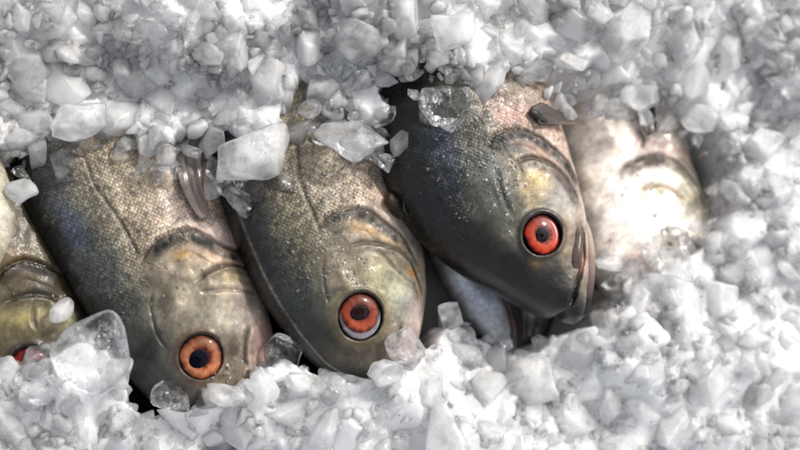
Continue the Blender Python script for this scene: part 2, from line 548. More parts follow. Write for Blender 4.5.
def make_eye(root, c, n, R, e):
    xa = (RIGHT - n * RIGHT.dot(n)).normalized()
    ya = n.cross(xa)
    M = np.array([xa, ya, n]).T

    def tr(v):
        return v @ M.T + np.array(c)
    ell = e.get('ell', (1, 1.06))
    v, f, r, a = disc(40, 72, lambda r, a: 0.30 * np.sqrt(np.clip(1.02 - r ** 2, 0, 1)) - 0.10 * np.exp(-(r / .45) ** 4) - 0.3 * sstep(.93, 1.0, r)
                      + 0.012 * np.sin(a * 9 + 2 * np.sin(a * 3)) * r, R, 1, ell)
    nz = fbm(np.cos(a) * 3 + 9 + r * 2, np.sin(a) * 3 + 9, 5)
    nr = fbm(a * 7, r * 3, 8)
    C = np.zeros((len(r), 3))
    stops = e['iris']
    io = e.get('off', (0, 0, 1.0))                           # iris offset and size inside the eyeball
    ri = np.hypot(r * np.cos(a) - io[0], r * np.sin(a) - io[1]) / io[2]
    rr = np.clip(ri + (nz - .5) * .34, 0, 1)
    for k in range(3):
        C[:, k] = np.interp(rr, [s for s, _ in stops], [lin(cc)[k] for _, cc in stops])
    C *= (0.72 + 0.56 * nr)[:, None] * 0.5
    C *= (1.15 - 0.62 * sstep(-.5, .9, r * np.sin(a)))[:, None]  # shade of the lid painted in: iris darker towards the top
    if 'white' in e:                                         # pale eyeball showing beside the iris
        m = sstep(0.98, 1.08, ri) * 0.8
        C = C * (1 - m[:, None]) + lin(e['white']) * 0.75 * m[:, None]
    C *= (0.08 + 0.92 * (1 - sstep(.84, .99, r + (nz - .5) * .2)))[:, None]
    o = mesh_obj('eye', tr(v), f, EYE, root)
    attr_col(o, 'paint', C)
    pr = e['pupil']
    v, f, r, a = disc(16, 96, lambda r, a: 0.235 + 0.10 * np.sqrt(np.clip(1 - r ** 2, 0, 1)) - 0.06 * sstep(.9, 1, r), R, 2,
                      (pr[2] * (1 + 0.0), pr[3]), (pr[0], pr[1]))
    wv = v.copy()
    o2 = mesh_obj('pupil', tr(wv), f, PUPIL, o)
    attr_col(o2, 'paint', np.tile(lin(e.get('pcol', (8, 9, 16))), (len(v), 1)))
    v, f, r, a = disc(28, 60, lambda r, a: 0.30 * np.sqrt(np.clip(1.0 - r ** 2, 0, 1)) + 0.06 - .3 * sstep(.9, 1, r), R * 0.93, 3, ell)
    mesh_obj('cornea', tr(v), f, CORNEA, o)


def surf_z(fd, px, py, rad=5):
    m = (np.abs(fd['X'] - px) < rad) & (np.abs(fd['Y'] - py) < rad) & (fd['top'] > 0)
    return float(fd['Z'][m].max()) if m.any() else fd['zref']


def wpt(fd, px, py, dz=0.0, z=None):
    """world point on the flank of a fish at that photo position"""
    p = np.array(P(px, py, fd['zref']))
    p[2] = (surf_z(fd, px, py) if z is None else z) + dz
    return p


def ribbon_part(name, fd, root, edge_a, edge_b, cols, mat, lift=0.03, n=40, m=16, thick=0.018, wave=0.012, rays=9, zfun=None):
    """a fin or flap: sheet between two traced edges, both sides, with rays"""
    A, B = spline(edge_a, n), spline(edge_b, n)
    w = np.linspace(0, 1, m)
    X = A[:, None, 0] * (1 - w) + B[:, None, 0] * w
    Y = A[:, None, 1] * (1 - w) + B[:, None, 1] * w
    U = np.repeat(np.linspace(0, 1, n)[:, None], m, 1)
    Wd = np.repeat(w[None], n, 0)
    if zfun is None:
        Zs = np.vectorize(lambda a, b: surf_z(fd, a, b, 4))(X, Y)
    else:
        Zs = zfun(U, Wd)
    Z = Zs + lift + wave * np.sin(Wd * rays * math.pi) * U + wave * np.sin(U * 5 + Wd * 3)
    q = P(X, Y, fd['zref'])
    q[..., 2] = Z
    q = q.reshape(-1, 3) - fd['base']
    F = grid_faces(n, m)
    qb = q.copy(); qb[:, 2] -= thick
    k = len(q)
    rim = []
    for r in range(n - 1):
        rim += [[r * m, (r + 1) * m, (r + 1) * m + k, r * m + k], [r * m + m - 1 + k, (r + 1) * m + m - 1 + k, (r + 1) * m + m - 1, r * m + m - 1]]
    for c in range(m - 1):
        rim += [[c + k, c + 1 + k, c + 1, c], [(n - 1) * m + c, (n - 1) * m + c + 1, (n - 1) * m + c + 1 + k, (n - 1) * m + c + k]]
    o = mesh_obj(name, np.vstack([q, qb]), np.vstack([F, F[:, ::-1] + k, np.array(rim)]), mat, root)
    t = (U * 0.75 + 0.25 * np.sin(Wd * rays * math.pi) ** 2).ravel()
    C = np.stack([np.interp(t, [0, .5, 1], [lin(c)[j] for c in cols]) for j in range(3)], 1)
    attr_col(o, 'paint', np.vstack([C, C]))
    return o


def limb_part(name, fd, root, path, radii, cols, mat, dz=0.0, zs=None, n=60, na=24, flat=0.8):
    """a rounded bar along a traced line (jaws, lips, fin stalk)"""
    A = spline(path, n)
    R = np.interp(np.linspace(0, 1, n), np.linspace(0, 1, len(radii)), radii)
    R = R * np.sqrt(np.clip(np.minimum(np.linspace(0, 1, n), np.linspace(1, 0, n)) * 14 + 0.02, 0, 1))
    if zs is None:
        Z = np.array([surf_z(fd, a, b, 5) for a, b in A])
        Z = np.convolve(np.pad(Z, 6, 'edge'), np.ones(13) / 13, 'valid')
    else:
        Z = np.interp(np.linspace(0, 1, n), np.linspace(0, 1, len(zs)), zs)
    ctr = P(A[:, 0], A[:, 1], fd['zref']); ctr[:, 2] = Z + dz
    tan = np.gradient(ctr, axis=0); tan /= np.linalg.norm(tan, axis=1)[:, None]
    side = np.cross(tan, [0, 0, 1]); side /= np.linalg.norm(side, axis=1)[:, None]
    up = np.cross(side, tan)
    a = np.linspace(0, 2 * math.pi, na, endpoint=False)
    V = ctr[:, None] + (R / 100)[:, None, None] * (np.cos(a)[None, :, None] * side[:, None] + flat * np.sin(a)[None, :, None] * up[:, None])
    V = V.reshape(-1, 3) - fd['base']
    F = grid_faces(n, na, True)
    o = mesh_obj(name, V, F, mat, root)
    t = np.repeat(np.linspace(0, 1, n), na)
    nn = fbm(t * 9, np.tile(a, n), 4)
    t = np.clip(t + (nn - .5) * .2, 0, 1)
    C = np.stack([np.interp(t, np.linspace(0, 1, len(cols)), [lin(c)[j] for c in cols]) for j in range(3)], 1)
    attr_col(o, 'paint', C)
    return o


OR_IRIS = [(0, (50, 18, 12)), (.40, (96, 34, 20)), (.48, (206, 108, 66)), (.64, (236, 160, 112)), (.8, (206, 112, 70)), (.92, (120, 54, 32)), (1, (50, 26, 18))]
RD_IRIS = [(0, (70, 14, 8)), (.42, (150, 36, 20)), (.52, (240, 96, 56)), (.72, (238, 82, 44)), (.86, (196, 48, 26)), (.95, (96, 20, 12)), (1, (40, 12, 8))]

# ---- first fish (left of the three)
spec1 = dict(
    name='fish', seed=1, z=0.33, thick=0.57, roll=0.0,
    dorsal=[(238, 404), (205, 413), (165, 402), (138, 378), (113, 345), (88, 308), (60, 262), (32, 218), (13, 182), (4, 140), (4, 90), (22, 30), (60, -30), (92, -80), (98, -130)],
    ventral=[(240, 402), (262, 390), (276, 362), (280, 328), (270, 290), (256, 255), (244, 222), (232, 185), (222, 145), (210, 95), (192, 40), (165, -20), (136, -75), (122, -130)],
    bands=[(0, (204, 184, 168)), (.15, (190, 170, 152)), (.34, (172, 156, 132)), (.55, (146, 134, 112)), (.75, (96, 96, 88)), (.88, (62, 63, 60)), (.95, (24, 25, 26)), (1, (8, 9, 10))],  # dark back, with shade painted in where the edge turns away
    scale_from=(0.30, 0.42), head=(222, 330, 88, 100), frost=[(150, 270, 36, 30, .8), (110, 180, 50, 30, .4), (235, 365, 25, 18, .8)],
    blobs=[(200, 222, 34, 14, 15, (208, 186, 172), .9), (170, 205, 26, 22, 0, (176, 154, 140), .6), (232, 232, 14, 18, 60, (212, 190, 176), .8),
           (215, 254, 34, 7, 5, (206, 172, 140), .85), (182, 256, 9, 4, 0, (206, 158, 60), .8), (225, 276, 22, 7, 3, (150, 136, 92), .85), (190, 282, 18, 6, 10, (84, 70, 56), .6),
           (175, 262, 22, 9, 0, (120, 108, 88), .6), (205, 310, 44, 26, 10, (160, 152, 132), .85), (225, 322, 24, 16, 0, (166, 160, 142), .7), (250, 312, 16, 22, 0, (158, 146, 138), .8),
           (264, 342, 12, 24, 0, (190, 152, 148), .9), (170, 345, 20, 30, 10, (74, 70, 62), .8), (148, 350, 16, 28, 20, (22, 21, 20), .9), (232, 350, 12, 24, 0, (58, 50, 40), .95), (240, 372, 16, 12, 0, (70, 58, 46), .8), (196, 322, 18, 8, 20, (96, 88, 74), .6), (166, 300, 10, 20, 10, (70, 66, 56), .7),
           (130, 310, 22, 30, -30, (56, 55, 50), .6), (212, 392, 20, 12, 0, (150, 124, 104), .7), (185, 390, 20, 14, 0, (40, 34, 30), .8), (150, 280, 16, 10, 0, (74, 66, 56), .6),
           (110, 180, 34, 30, 0, (158, 146, 128), .5), (72, 225, 10, 30, -35, (92, 104, 128), .5)],  # last patch: bluish sheen painted on the flank
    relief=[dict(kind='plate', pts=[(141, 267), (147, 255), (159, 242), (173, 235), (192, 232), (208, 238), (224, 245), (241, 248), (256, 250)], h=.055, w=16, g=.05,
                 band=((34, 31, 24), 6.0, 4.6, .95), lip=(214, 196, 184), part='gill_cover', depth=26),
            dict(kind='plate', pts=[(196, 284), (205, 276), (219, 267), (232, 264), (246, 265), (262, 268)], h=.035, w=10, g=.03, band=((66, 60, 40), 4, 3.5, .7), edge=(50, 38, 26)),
            dict(kind='fold', pts=[(196, 292), (212, 290), (237, 288), (260, 290)], h=.012, g=.02, w=2.2, k=.55),
            dict(kind='fold', pts=[(152, 290), (151, 305), (153, 320), (159, 336), (170, 350)], h=.004, g=.018, w=1.7, k=.6),
            dict(kind='fold', pts=[(252, 322), (249, 335), (247, 350), (250, 366)], h=.02, g=.04, w=2.4, k=.85)],
    lateral=[(78, 140), (85, 161), (94, 186), (110, 208), (124, 230), (136, 252)],
    eye=dict(x=202, y=355, r=21, iris=OR_IRIS, pupil=(-.13, -.10, .43, .43), pcol=(9, 10, 20), ring=(120, 90, 72)))
fish1, fd1 = make_fish(spec1)
ribbon_part('pectoral_fin', fd1, fish1, [(201, 220), (193, 212), (184, 196), (177, 178), (172, 150), (170, 120)], [(209, 216), (208, 203), (204, 184), (203, 160), (205, 140), (206, 118)],
            [(190, 166, 152), (140, 130, 124), (165, 158, 154)], FIN, lift=0.05, rays=7)
tag(fish1, 'silver grey fish lying leftmost of the three large heads, orange eye just above the ice', 'fish', 'whole fish laid side by side in crushed ice')

# ---- second fish (middle)
spec2 = dict(
    name='fish', seed=2, rim=(.955, (170, 160, 150)), z=0.59, thick=0.60, roll=0.08,
    dorsal=[(404, 380), (375, 376), (340, 368), (314, 349), (290, 322), (266, 287), (248, 250), (233, 212), (222, 172), (216, 120), (222, 60), (240, 0), (268, -60), (282, -120)],
    ventral=[(406, 378), (424, 356), (434, 325), (439, 285), (436, 245), (426, 210), (414, 170), (400, 120), (384, 70), (364, 20), (338, -30), (316, -75), (306, -120)],
    bands=[(0, (196, 178, 164)), (.15, (176, 158, 142)), (.32, (168, 152, 130)), (.5, (148, 136, 114)), (.7, (104, 98, 80)), (.84, (60, 60, 54)), (.94, (22, 24, 26)), (1, (14, 15, 16))],  # dark back, deepened at the left edge by painted shading
    scale_from=(0.40, 0.50), head=(394, 318, 88, 108), frost=[(345, 185, 50, 60, 1.0), (330, 265, 36, 40, .9)],
    blobs=[(360, 198, 40, 14, 8, (190, 166, 148), .75), (398, 216, 20, 12, 35, (222, 202, 186), .95), (424, 250, 12, 34, 0, (204, 190, 176), .9),
           (368, 231, 26, 5, 14, (200, 160, 110), .85), (395, 240, 16, 6, 30, (212, 182, 142), .85), (392, 284, 24, 26, 30, (192, 186, 148), .95), (372, 270, 22, 14, 20, (168, 162, 128), .8),
           (408, 296, 16, 24, 0, (168, 172, 162), .8), (424, 318, 12, 26, 0, (206, 184, 176), .85), (402, 262, 18, 6, 30, (110, 98, 76), .8),
           (340, 262, 22, 24, 0, (124, 114, 96), .7), (300, 290, 24, 34, -30, (50, 54, 52), .8), (322, 332, 26, 26, 0, (40, 42, 40), .85), (352, 350, 26, 14, 10, (86, 76, 60), .7),
           (392, 322, 12, 20, 0, (92, 82, 58), .85), (362, 345, 22, 10, 0, (58, 50, 40), .8), (388, 352, 16, 14, 0, (48, 42, 34), .8), (412, 345, 14, 16, 0, (180, 148, 140), .8), (417, 269, 4.0, 4.2, 0, (214, 140, 20), 1.4), (427, 283, 3, 8, 20, (216, 160, 80), .8),
           (426, 262, 3, 8, -20, (206, 160, 92), .7), (340, 236, 30, 12, 0, (104, 98, 88), .6), (330, 190, 36, 34, 0, (140, 132, 118), .5)],
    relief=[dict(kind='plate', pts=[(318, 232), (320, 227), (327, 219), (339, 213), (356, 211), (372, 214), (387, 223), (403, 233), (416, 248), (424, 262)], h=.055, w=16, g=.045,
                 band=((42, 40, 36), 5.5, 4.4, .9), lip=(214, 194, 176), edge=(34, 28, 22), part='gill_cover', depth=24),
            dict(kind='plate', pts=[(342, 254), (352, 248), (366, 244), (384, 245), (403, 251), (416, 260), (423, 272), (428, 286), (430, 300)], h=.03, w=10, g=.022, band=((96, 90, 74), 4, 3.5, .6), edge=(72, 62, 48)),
            dict(kind='fold', pts=[(372, 250), (383, 255), (394, 264), (407, 273), (419, 280), (426, 296)], h=.012, g=.018, w=1.9, k=.5),
            dict(kind='fold', pts=[(324, 258), (323, 272), (325, 288), (330, 304)], h=.004, g=.014, w=1.6, k=.45),
            dict(kind='fold', pts=[(408, 318), (404, 332), (402, 348), (406, 362)], h=.02, g=.04, w=2.2, k=.8)],
    lateral=[(300, 110), (296, 150), (300, 185), (310, 212), (318, 230)],
    eye=dict(x=362, y=315, r=22, ell=(0.98, 1.04), iris=[(0, (60, 18, 12)), (.4, (120, 40, 24)), (.5, (186, 78, 44)), (.75, (200, 90, 54)), (.88, (150, 56, 34)), (1, (60, 24, 16))],
             pupil=(-.06, .16, .46, .33), pcol=(34, 18, 20), white=(176, 170, 178), off=(-.02, .22, .88), ring=(130, 116, 84)))
fish2, fd2 = make_fish(spec2)
limb_part('fin_stalk', fd2, fish2, [(386, 197), (393, 200), (401, 206), (408, 214)], [6, 9, 10, 6], [(60, 44, 26), (22, 17, 12), (44, 36, 26)], FLESH, dz=0.04)
ribbon_part('pectoral_fin', fd2, fish2, [(402, 196), (415, 190), (430, 192), (446, 200)], [(402, 212), (416, 222), (428, 232), (446, 244)],
            [(60, 52, 40), (96, 88, 72), (72, 66, 56)], FIN, lift=0.04, rays=7, zfun=lambda U, W: 1.12 - 0.35 * U + 0 * W)
tag(fish2, 'scaly olive grey fish in the middle, brownish orange eye with a white crescent below it', 'fish', 'whole fish laid side by side in crushed ice')

# ---- third fish (right, dark, red eye, open mouth)
spec3 = dict(
    name='fish', seed=3, z=0.95, thick=0.59, roll=0.03, zs=[0.0, 0.0, 0, -0.45],
    dorsal=[(592, 315), (581, 311), (574, 303), (565, 308), (542, 299), (512, 283), (476, 263), (440, 235), (412, 203), (395, 170), (387, 135), (387, 90), (396, 45), (414, 0), (440, -50), (450, -110)],
    ventral=[(593, 315), (600, 307), (603, 284), (604, 256), (603, 228), (599, 200), (592, 168), (583, 138), (574, 108), (562, 70), (546, 30), (526, -10), (500, -55), (482, -110)],
    bands=[(0, (206, 188, 174)), (.12, (188, 166, 150)), (.28, (138, 126, 112)), (.45, (96, 92, 80)), (.62, (76, 76, 62)), (.76, (46, 48, 42)), (.88, (20, 22, 22)), (.95, (7, 8, 10)), (1, (7, 8, 10))],
    scale_from=(0.52, 0.60), cell=3.2, head=(552, 225, 85, 85), frost=[(480, 160, 34, 44, 1.0), (505, 195, 24, 26, .8)],
    blobs=[(540, 118, 46, 12, 15, (214, 176, 160), .9), (560, 140, 24, 8, 35, (214, 190, 172), .9), (505, 118, 16, 8, 0, (190, 150, 136), .7),
           (540, 152, 34, 5, 22, (176, 142, 128), .85), (520, 150, 14, 5, 20, (120, 120, 128), .6), (532, 182, 16, 22, 0, (196, 170, 120), .95), (512, 178, 12, 16, 0, (134, 126, 104), .8),
           (566, 205, 20, 20, 20, (176, 176, 170), .9), (586, 205, 10, 26, 0, (196, 176, 164), .9), (500, 205, 26, 26, 30, (78, 78, 72), .7), (490, 170, 14, 20, 0, (92, 94, 96), .6),  # last patch: wet highlight painted in as lighter grey
           (566, 232, 9, 22, 0, (164, 140, 106), .9), (581, 236, 6, 20, 5, (70, 60, 50), .85), (588, 250, 6, 22, 3, (166, 130, 120), .8), (536, 262, 9, 5, 15, (160, 124, 72), .8), (520, 264, 28, 16, 25, (12, 12, 12), .95),
           (558, 280, 22, 24, 20, (16, 14, 13), 1), (478, 238, 30, 12, 35, (16, 16, 17), .8), (500, 232, 14, 8, 20, (84, 82, 66), .6), (470, 208, 16, 12, 10, (70, 70, 60), .5), (576, 298, 18, 12, 0, (6, 5, 5), 1), (590, 306, 13, 13, 0, (5, 4, 4), 1.2), (450, 200, 22, 30, -40, (22, 24, 28), .7),
           (446, 150, 14, 34, -20, (52, 62, 92), .5)],
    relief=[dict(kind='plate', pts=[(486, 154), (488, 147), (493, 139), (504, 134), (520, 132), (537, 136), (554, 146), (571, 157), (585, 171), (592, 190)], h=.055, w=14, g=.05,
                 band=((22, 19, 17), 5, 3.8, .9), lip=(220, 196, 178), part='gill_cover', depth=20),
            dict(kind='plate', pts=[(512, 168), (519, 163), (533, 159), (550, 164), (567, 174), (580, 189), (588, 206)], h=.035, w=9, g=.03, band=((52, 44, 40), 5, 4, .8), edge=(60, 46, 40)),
            dict(kind='fold', pts=[(496, 170), (497, 185), (502, 200), (510, 214)], h=.012, g=.02, w=2.0, k=.5),
            dict(kind='fold', pts=[(588, 214), (591, 232), (590, 252), (586, 272), (580, 292), (576, 306)], h=.03, g=.11, w=2.8, edge=(10, 7, 6), k=1.0)],
    eye=dict(x=543, y=234, r=19.5, ell=(.98, 1.04), iris=RD_IRIS, pupil=(-.06, -.04, .36, .40), pcol=(16, 10, 14), ring=(40, 34, 28)))
fish3, fd3 = make_fish(spec3)
limb_part('upper_jaw', fd3, fish3, [(581, 214), (583, 230), (581, 248), (576, 270), (571, 288), (566, 300)], [3, 5.5, 6, 6.5, 7, 6],
          [(124, 108, 90), (70, 58, 48), (90, 76, 64), (34, 28, 24), (12, 10, 10), (8, 7, 7)], FLESH, zs=[1.25, 1.31, 1.33, 1.29, 1.21, 1.10])
lj = limb_part('lower_jaw', fd3, fish3, [(595, 206), (599, 228), (601, 255), (600, 282), (597, 300), (591, 310)], [3, 4.5, 5, 5.5, 6.5, 6],
               [(170, 152, 138), (164, 146, 132), (150, 130, 118), (110, 92, 84), (14, 12, 12), (5, 5, 6)], FLESH, zs=[1.06, 1.13, 1.16, 1.13, 1.08, 1.02])
limb_part('lip', fd3, fish3, [(590, 240), (590, 256), (588, 274), (583, 292)], [1.5, 2.4, 2.6, 2], [(120, 76, 66), (136, 92, 80), (120, 92, 82), (60, 46, 42)], FLESH, zs=[1.20, 1.22, 1.20, 1.14])
limb_part('fin_stalk', fd3, fish3, [(528, 112), (533, 115), (540, 120), (548, 122)], [3, 5, 4.5, 2], [(52, 42, 34), (14, 11, 9), (40, 30, 22)], FLESH, dz=0.03)
ribbon_part('pectoral_fin', fd3, fish3, [(530, 108), (543, 103), (558, 108), (580, 116)], [(538, 126), (552, 124), (566, 122), (582, 120)],
            [(26, 20, 17), (84, 74, 64), (164, 146, 126)], FIN, lift=0.0, rays=6, wave=.006, zfun=lambda U, W: 1.50 - 0.2 * U + 0 * W)
tag(fish3, 'dark backed fish with bright red eye and half open mouth, over the middle fish', 'fish', 'whole fish laid side by side in crushed ice')


def shifted(pts, dx, dy, s=1.0, c=(0, 0)):
    return [((x - c[0]) * s + c[0] + dx, (y - c[1]) * s + c[1] + dy) for x, y in pts]


# ---- fourth fish (far right, pale, mostly covered)
spec4 = dict(
    name='fish', seed=4, tone=1.25, z=0.22, thick=0.48, roll=0.0, res=(240, 150, 30),  # raised tone paints bright, overexposed light into the pale skin
    dorsal=[(716, 352), (690, 346), (660, 330), (630, 300), (604, 262), (586, 220), (574, 175), (566, 130), (562, 80), (568, 30), (584, -20), (606, -70), (618, -110)],
    ventral=[(720, 350), (738, 330), (746, 296), (742, 258), (730, 220), (716, 186), (704, 152), (694, 112), (684, 70), (674, 30), (660, -20), (646, -70), (640, -110)],
    bands=[(0, (150, 144, 120)), (.12, (190, 182, 164)), (.3, (226, 216, 204)), (.6, (232, 224, 214)), (.85, (222, 212, 200)), (1, (150, 140, 128))],
    scale_from=(0.8, 0.9), scaly=0.4,
    blobs=[(655, 150, 30, 12, 5, (232, 200, 188), .9), (625, 150, 22, 20, 0, (236, 212, 200), .8), (640, 200, 30, 30, 0, (240, 228, 218), .9), (615, 220, 16, 40, 0, (244, 234, 226), .9),
           (655, 190, 18, 5, 10, (150, 142, 108), .85), (688, 195, 12, 14, 30, (120, 110, 84), .8), (668, 246, 10, 12, 0, (120, 110, 88), .85), (640, 258, 12, 9, 0, (216, 176, 166), .6),
           (690, 150, 12, 8, 0, (190, 150, 138), .6)],
    relief=[dict(kind='plate', pts=[(612, 178), (626, 168), (644, 160), (664, 159), (684, 167), (698, 182), (708, 202)], h=.06, w=14, g=.06, band=((84, 74, 58), 5, 4, .85), edge=(30, 24, 18), part='gill_cover', depth=20),
            dict(kind='fold', pts=[(636, 128), (642, 140), (640, 152)], h=.02, g=.05, w=2.5, k=.8),
            dict(kind='plate', pts=[(636, 196), (650, 188), (668, 190), (686, 204)], h=.03, w=9, g=.02, edge=(120, 100, 78)),
            dict(kind='fold', pts=[(664, 226), (670, 240), (668, 256)], h=.02, g=.04, w=3, k=.8)])
fish4, fd4 = make_fish(spec4)
ribbon_part('pectoral_fin', fd4, fish4, [(642, 140), (632, 122), (622, 104), (616, 84)], [(652, 136), (650, 118), (648, 100), (646, 80)],
            [(110, 96, 86), (70, 66, 62), (110, 106, 104)], FIN, lift=0.10, rays=6)
tag(fish4, 'pale pinkish white fish right of the red eyed one, head buried under ice', 'fish', 'whole fish laid side by side in crushed ice')

# ---- fish at the left edge: golden cheek, red eye under the ice
sh = (-178, 18)
spec0 = dict(
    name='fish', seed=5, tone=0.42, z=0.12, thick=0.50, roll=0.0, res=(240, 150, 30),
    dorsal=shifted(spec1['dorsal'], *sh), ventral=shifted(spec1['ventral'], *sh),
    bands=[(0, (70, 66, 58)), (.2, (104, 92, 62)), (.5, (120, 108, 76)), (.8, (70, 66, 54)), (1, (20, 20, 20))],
    scale_from=(0.5, 0.6), scaly=.8,
    blobs=[(14, 262, 14, 12, 0, (150, 118, 66), .9), (34, 292, 22, 7, -8, (60, 50, 28), .8), (20, 318, 22, 9, 0, (200, 184, 118), .95), (46, 315, 14, 12, 0, (214, 196, 140), .8), (60, 300, 12, 10, 0, (112, 100, 70), .8),
           (70, 318, 6, 8, 0, (226, 216, 170), .9), (10, 240, 12, 10, 0, (44, 34, 26), .8), (30, 272, 20, 10, 0, (108, 84, 46), .6)],
    relief=[dict(kind='plate', pts=[(-4, 284), (8, 270), (24, 262), (44, 266), (62, 272)], h=.05, w=12, g=.05, band=((40, 34, 22), 5, 4, .8), part='gill_cover', depth=22),
            dict(kind='plate', pts=[(2, 306), (20, 298), (40, 296), (62, 300)], h=.04, w=9, g=.03, edge=(40, 32, 20)),
            dict(kind='fold', pts=[(34, 306), (33, 318), (36, 330)], h=.01, g=.02, w=2, k=.7)],
    eye=dict(x=30, y=368, r=21, iris=[(0, (90, 14, 10)), (.4, (150, 24, 16)), (.6, (196, 40, 26)), (.9, (160, 30, 22)), (1, (60, 12, 10))], pupil=(-.05, -.05, .3, .3), pcol=(40, 8, 8), ring=(60, 48, 36)))
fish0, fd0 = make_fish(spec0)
tag(fish0, 'golden cheeked fish half hidden at the left edge, its red eye showing through the ice', 'fish', 'whole fish laid side by side in crushed ice')

# ---- the pale belly at the very left edge
specm = dict(
    name='fish', seed=6, z=0.72, thick=0.36, roll=0.0, res=(160, 100, 24),
    dorsal=[(-70, 270), (-95, 262), (-120, 240), (-140, 200), (-150, 150), (-146, 90), (-130, 30), (-110, -30)],
    ventral=[(-66, 272), (-30, 274), (-4, 258), (11, 228), (14, 200), (8, 172), (-8, 130), (-30, 70), (-56, 10), (-90, -30)],
    bands=[(0, (196, 186, 160)), (.3, (206, 198, 178)), (.7, (120, 112, 96)), (1, (40, 40, 38))],
    scale_from=(0.3, 0.5), scaly=.3, blobs=[(4, 215, 12, 30, 0, (214, 208, 190), .9)], relief=[])
fishm, fdm = make_fish(specm)
tag(fishm, 'cream coloured fish belly just showing at the left edge above the golden fish', 'fish', 'whole fish laid side by side in crushed ice')

# ---- the bluish white fish lying underneath, between the middle and the third fish
spec5 = dict(
    name='fish', seed=8, tone=0.85, z=0.14, thick=0.40, roll=0.14, res=(220, 130, 30),
    dorsal=[(512, 352), (492, 340), (474, 318), (456, 292), (440, 264), (430, 236), (424, 206), (422, 170), (428, 120), (440, 60)],
    ventral=[(518, 352), (530, 344), (532, 324), (524, 302), (510, 280), (494, 262), (482, 244), (474, 220), (468, 180), (462, 120), (456, 60)],
    bands=[(0, (44, 30, 28)), (.14, (96, 68, 58)), (.26, (150, 134, 124)), (.38, (176, 184, 200)), (.6, (214, 222, 236)), (.85, (196, 200, 206)), (1, (110, 106, 104))],
    scale_from=(0.8, 0.9), scaly=.2,
    blobs=[(452, 258, 14, 22, -30, (176, 172, 168), .8), (478, 272, 14, 10, 40, (110, 72, 74), .7), (470, 290, 9, 20, -38, (226, 236, 252), .9), (504, 330, 8, 18, -30, (196, 190, 186), .6)],
    relief=[dict(kind='plate', pts=[(476, 258), (492, 276), (508, 298), (518, 322), (520, 346)], h=-.03, w=9, g=.05, edge=(26, 16, 15))])
fish5, fd5 = make_fish(spec5)
ribbon_part('pelvic_fin', fd5, fish5, [(496, 262), (512, 282), (528, 306), (530, 336)], [(520, 262), (545, 288), (562, 306), (556, 326)],
            [(22, 16, 16), (12, 11, 12), (20, 18, 19)], FIN, lift=0.0, rays=6, zfun=lambda U, W: 0.3 - 0.1 * U - .1 * W, wave=.003)
tag(fish5, 'slim bluish white belly of a fish lying underneath the red eyed fish', 'fish', 'whole fish laid side by side in crushed ice')

print('T', round(time.time() - _T0, 1))
# ------------------------------------------------------------------ ice heap
OPEN = [(-40, 172), (0, 172), (16, 172), (40, 170), (68, 156), (92, 150), (112, 152), (138, 160), (156, 172), (166, 184), (176, 172), (192, 160), (212, 158), (222, 178), (232, 196),
        (262, 196), (284, 178), (290, 140), (304, 118), (316, 132), (328, 146), (352, 160), (380, 156), (392, 172), (398, 150), (386, 112), (396, 94), (420, 88), (430, 120), (446, 132),
        (470, 122), (500, 112), (530, 106), (565, 108), (598, 118), (628, 122), (664, 128), (692, 144), (706, 166), (708, 200), (692, 228), (664, 248), (634, 258), (614, 268), (608, 296), (594, 318),
        (566, 326), (540, 338), (516, 345), (494, 332), (470, 318), (446, 306), (434, 320), (424, 340), (404, 356), (384, 368), (352, 374), (324, 368), (306, 358), (288, 346), (270, 356), (250, 370), (228, 382), (206, 390),
        (182, 402), (156, 408), (136, 396), (130, 368), (116, 340), (84, 328), (56, 342), (34, 348), (10, 340), (-40, 340)]
OP = np.array(OPEN, float)


def in_poly(x, y, poly):
    ins = np.zeros(x.shape, bool)
    j = len(poly) - 1
    for i in range(len(poly)):
        xi, yi, xj, yj = *poly[i], *poly[j]
        c = ((yi > y) != (yj > y)) & (x < (xj - xi) * (y - yi) / (yj - yi + 1e-12) + xi)
        ins ^= c
        j = i
    return ins


def open_dist(x, y):
    """photo distance to the edge of the hollow, plus = in the ice"""
    best = np.full(x.shape, 1e9)
    n = len(OP)
    for i in range(n):
        a, b = OP[i], OP[(i + 1) % n]
        ab = b - a
        t = np.clip(((x - a[0]) * ab[0] + (y - a[1]) * ab[1]) / (ab @ ab), 0, 1)
        best = np.minimum(best, np.hypot(x - a[0] - t * ab[0], y - a[1] - t * ab[1]))
    return np.where(in_poly(x, y, OP), -best, best)


HK = np.array([(0, 0, 1.5), (100, 120, 1.12), (30, 150, 1.0), (190, 140, 1.2), (270, 140, 1.38), (350, 130, 1.5), (200, 30, 1.6), (400, 0, 2.0), (430, 70, 1.78), (540, 90, 1.7), (620, 100, 1.25), (600, 0, 1.9), (720, 150, 1.0), (800, 0, 1.6),
               (800, 200, 1.25), (720, 300, .85), (620, 320, 1.0), (600, 335, .9), (680, 290, 1.0), (640, 292, .85), (715, 230, 1.0), (560, 360, .6), (480, 350, .55), (430, 360, .75), (350, 396, .95), (390, 375, 1.05), (250, 396, .92), (210, 410, .8), (150, 420, .55), (80, 360, .62), (20, 370, .62),
               (0, 450, .45), (400, 460, .45), (800, 450, .6), (220, 450, .42), (600, 440, .45), (300, 520, .1), (700, 520, .1), (0, 520, .1)], float)


def H(x, y):
    d2 = (x[..., None] - HK[:, 0]) ** 2 + (y[..., None] - HK[:, 1]) ** 2 + 300
    w = 1 / d2 ** 1.5
    return (w * HK[:, 2]).sum(-1) / w.sum(-1)


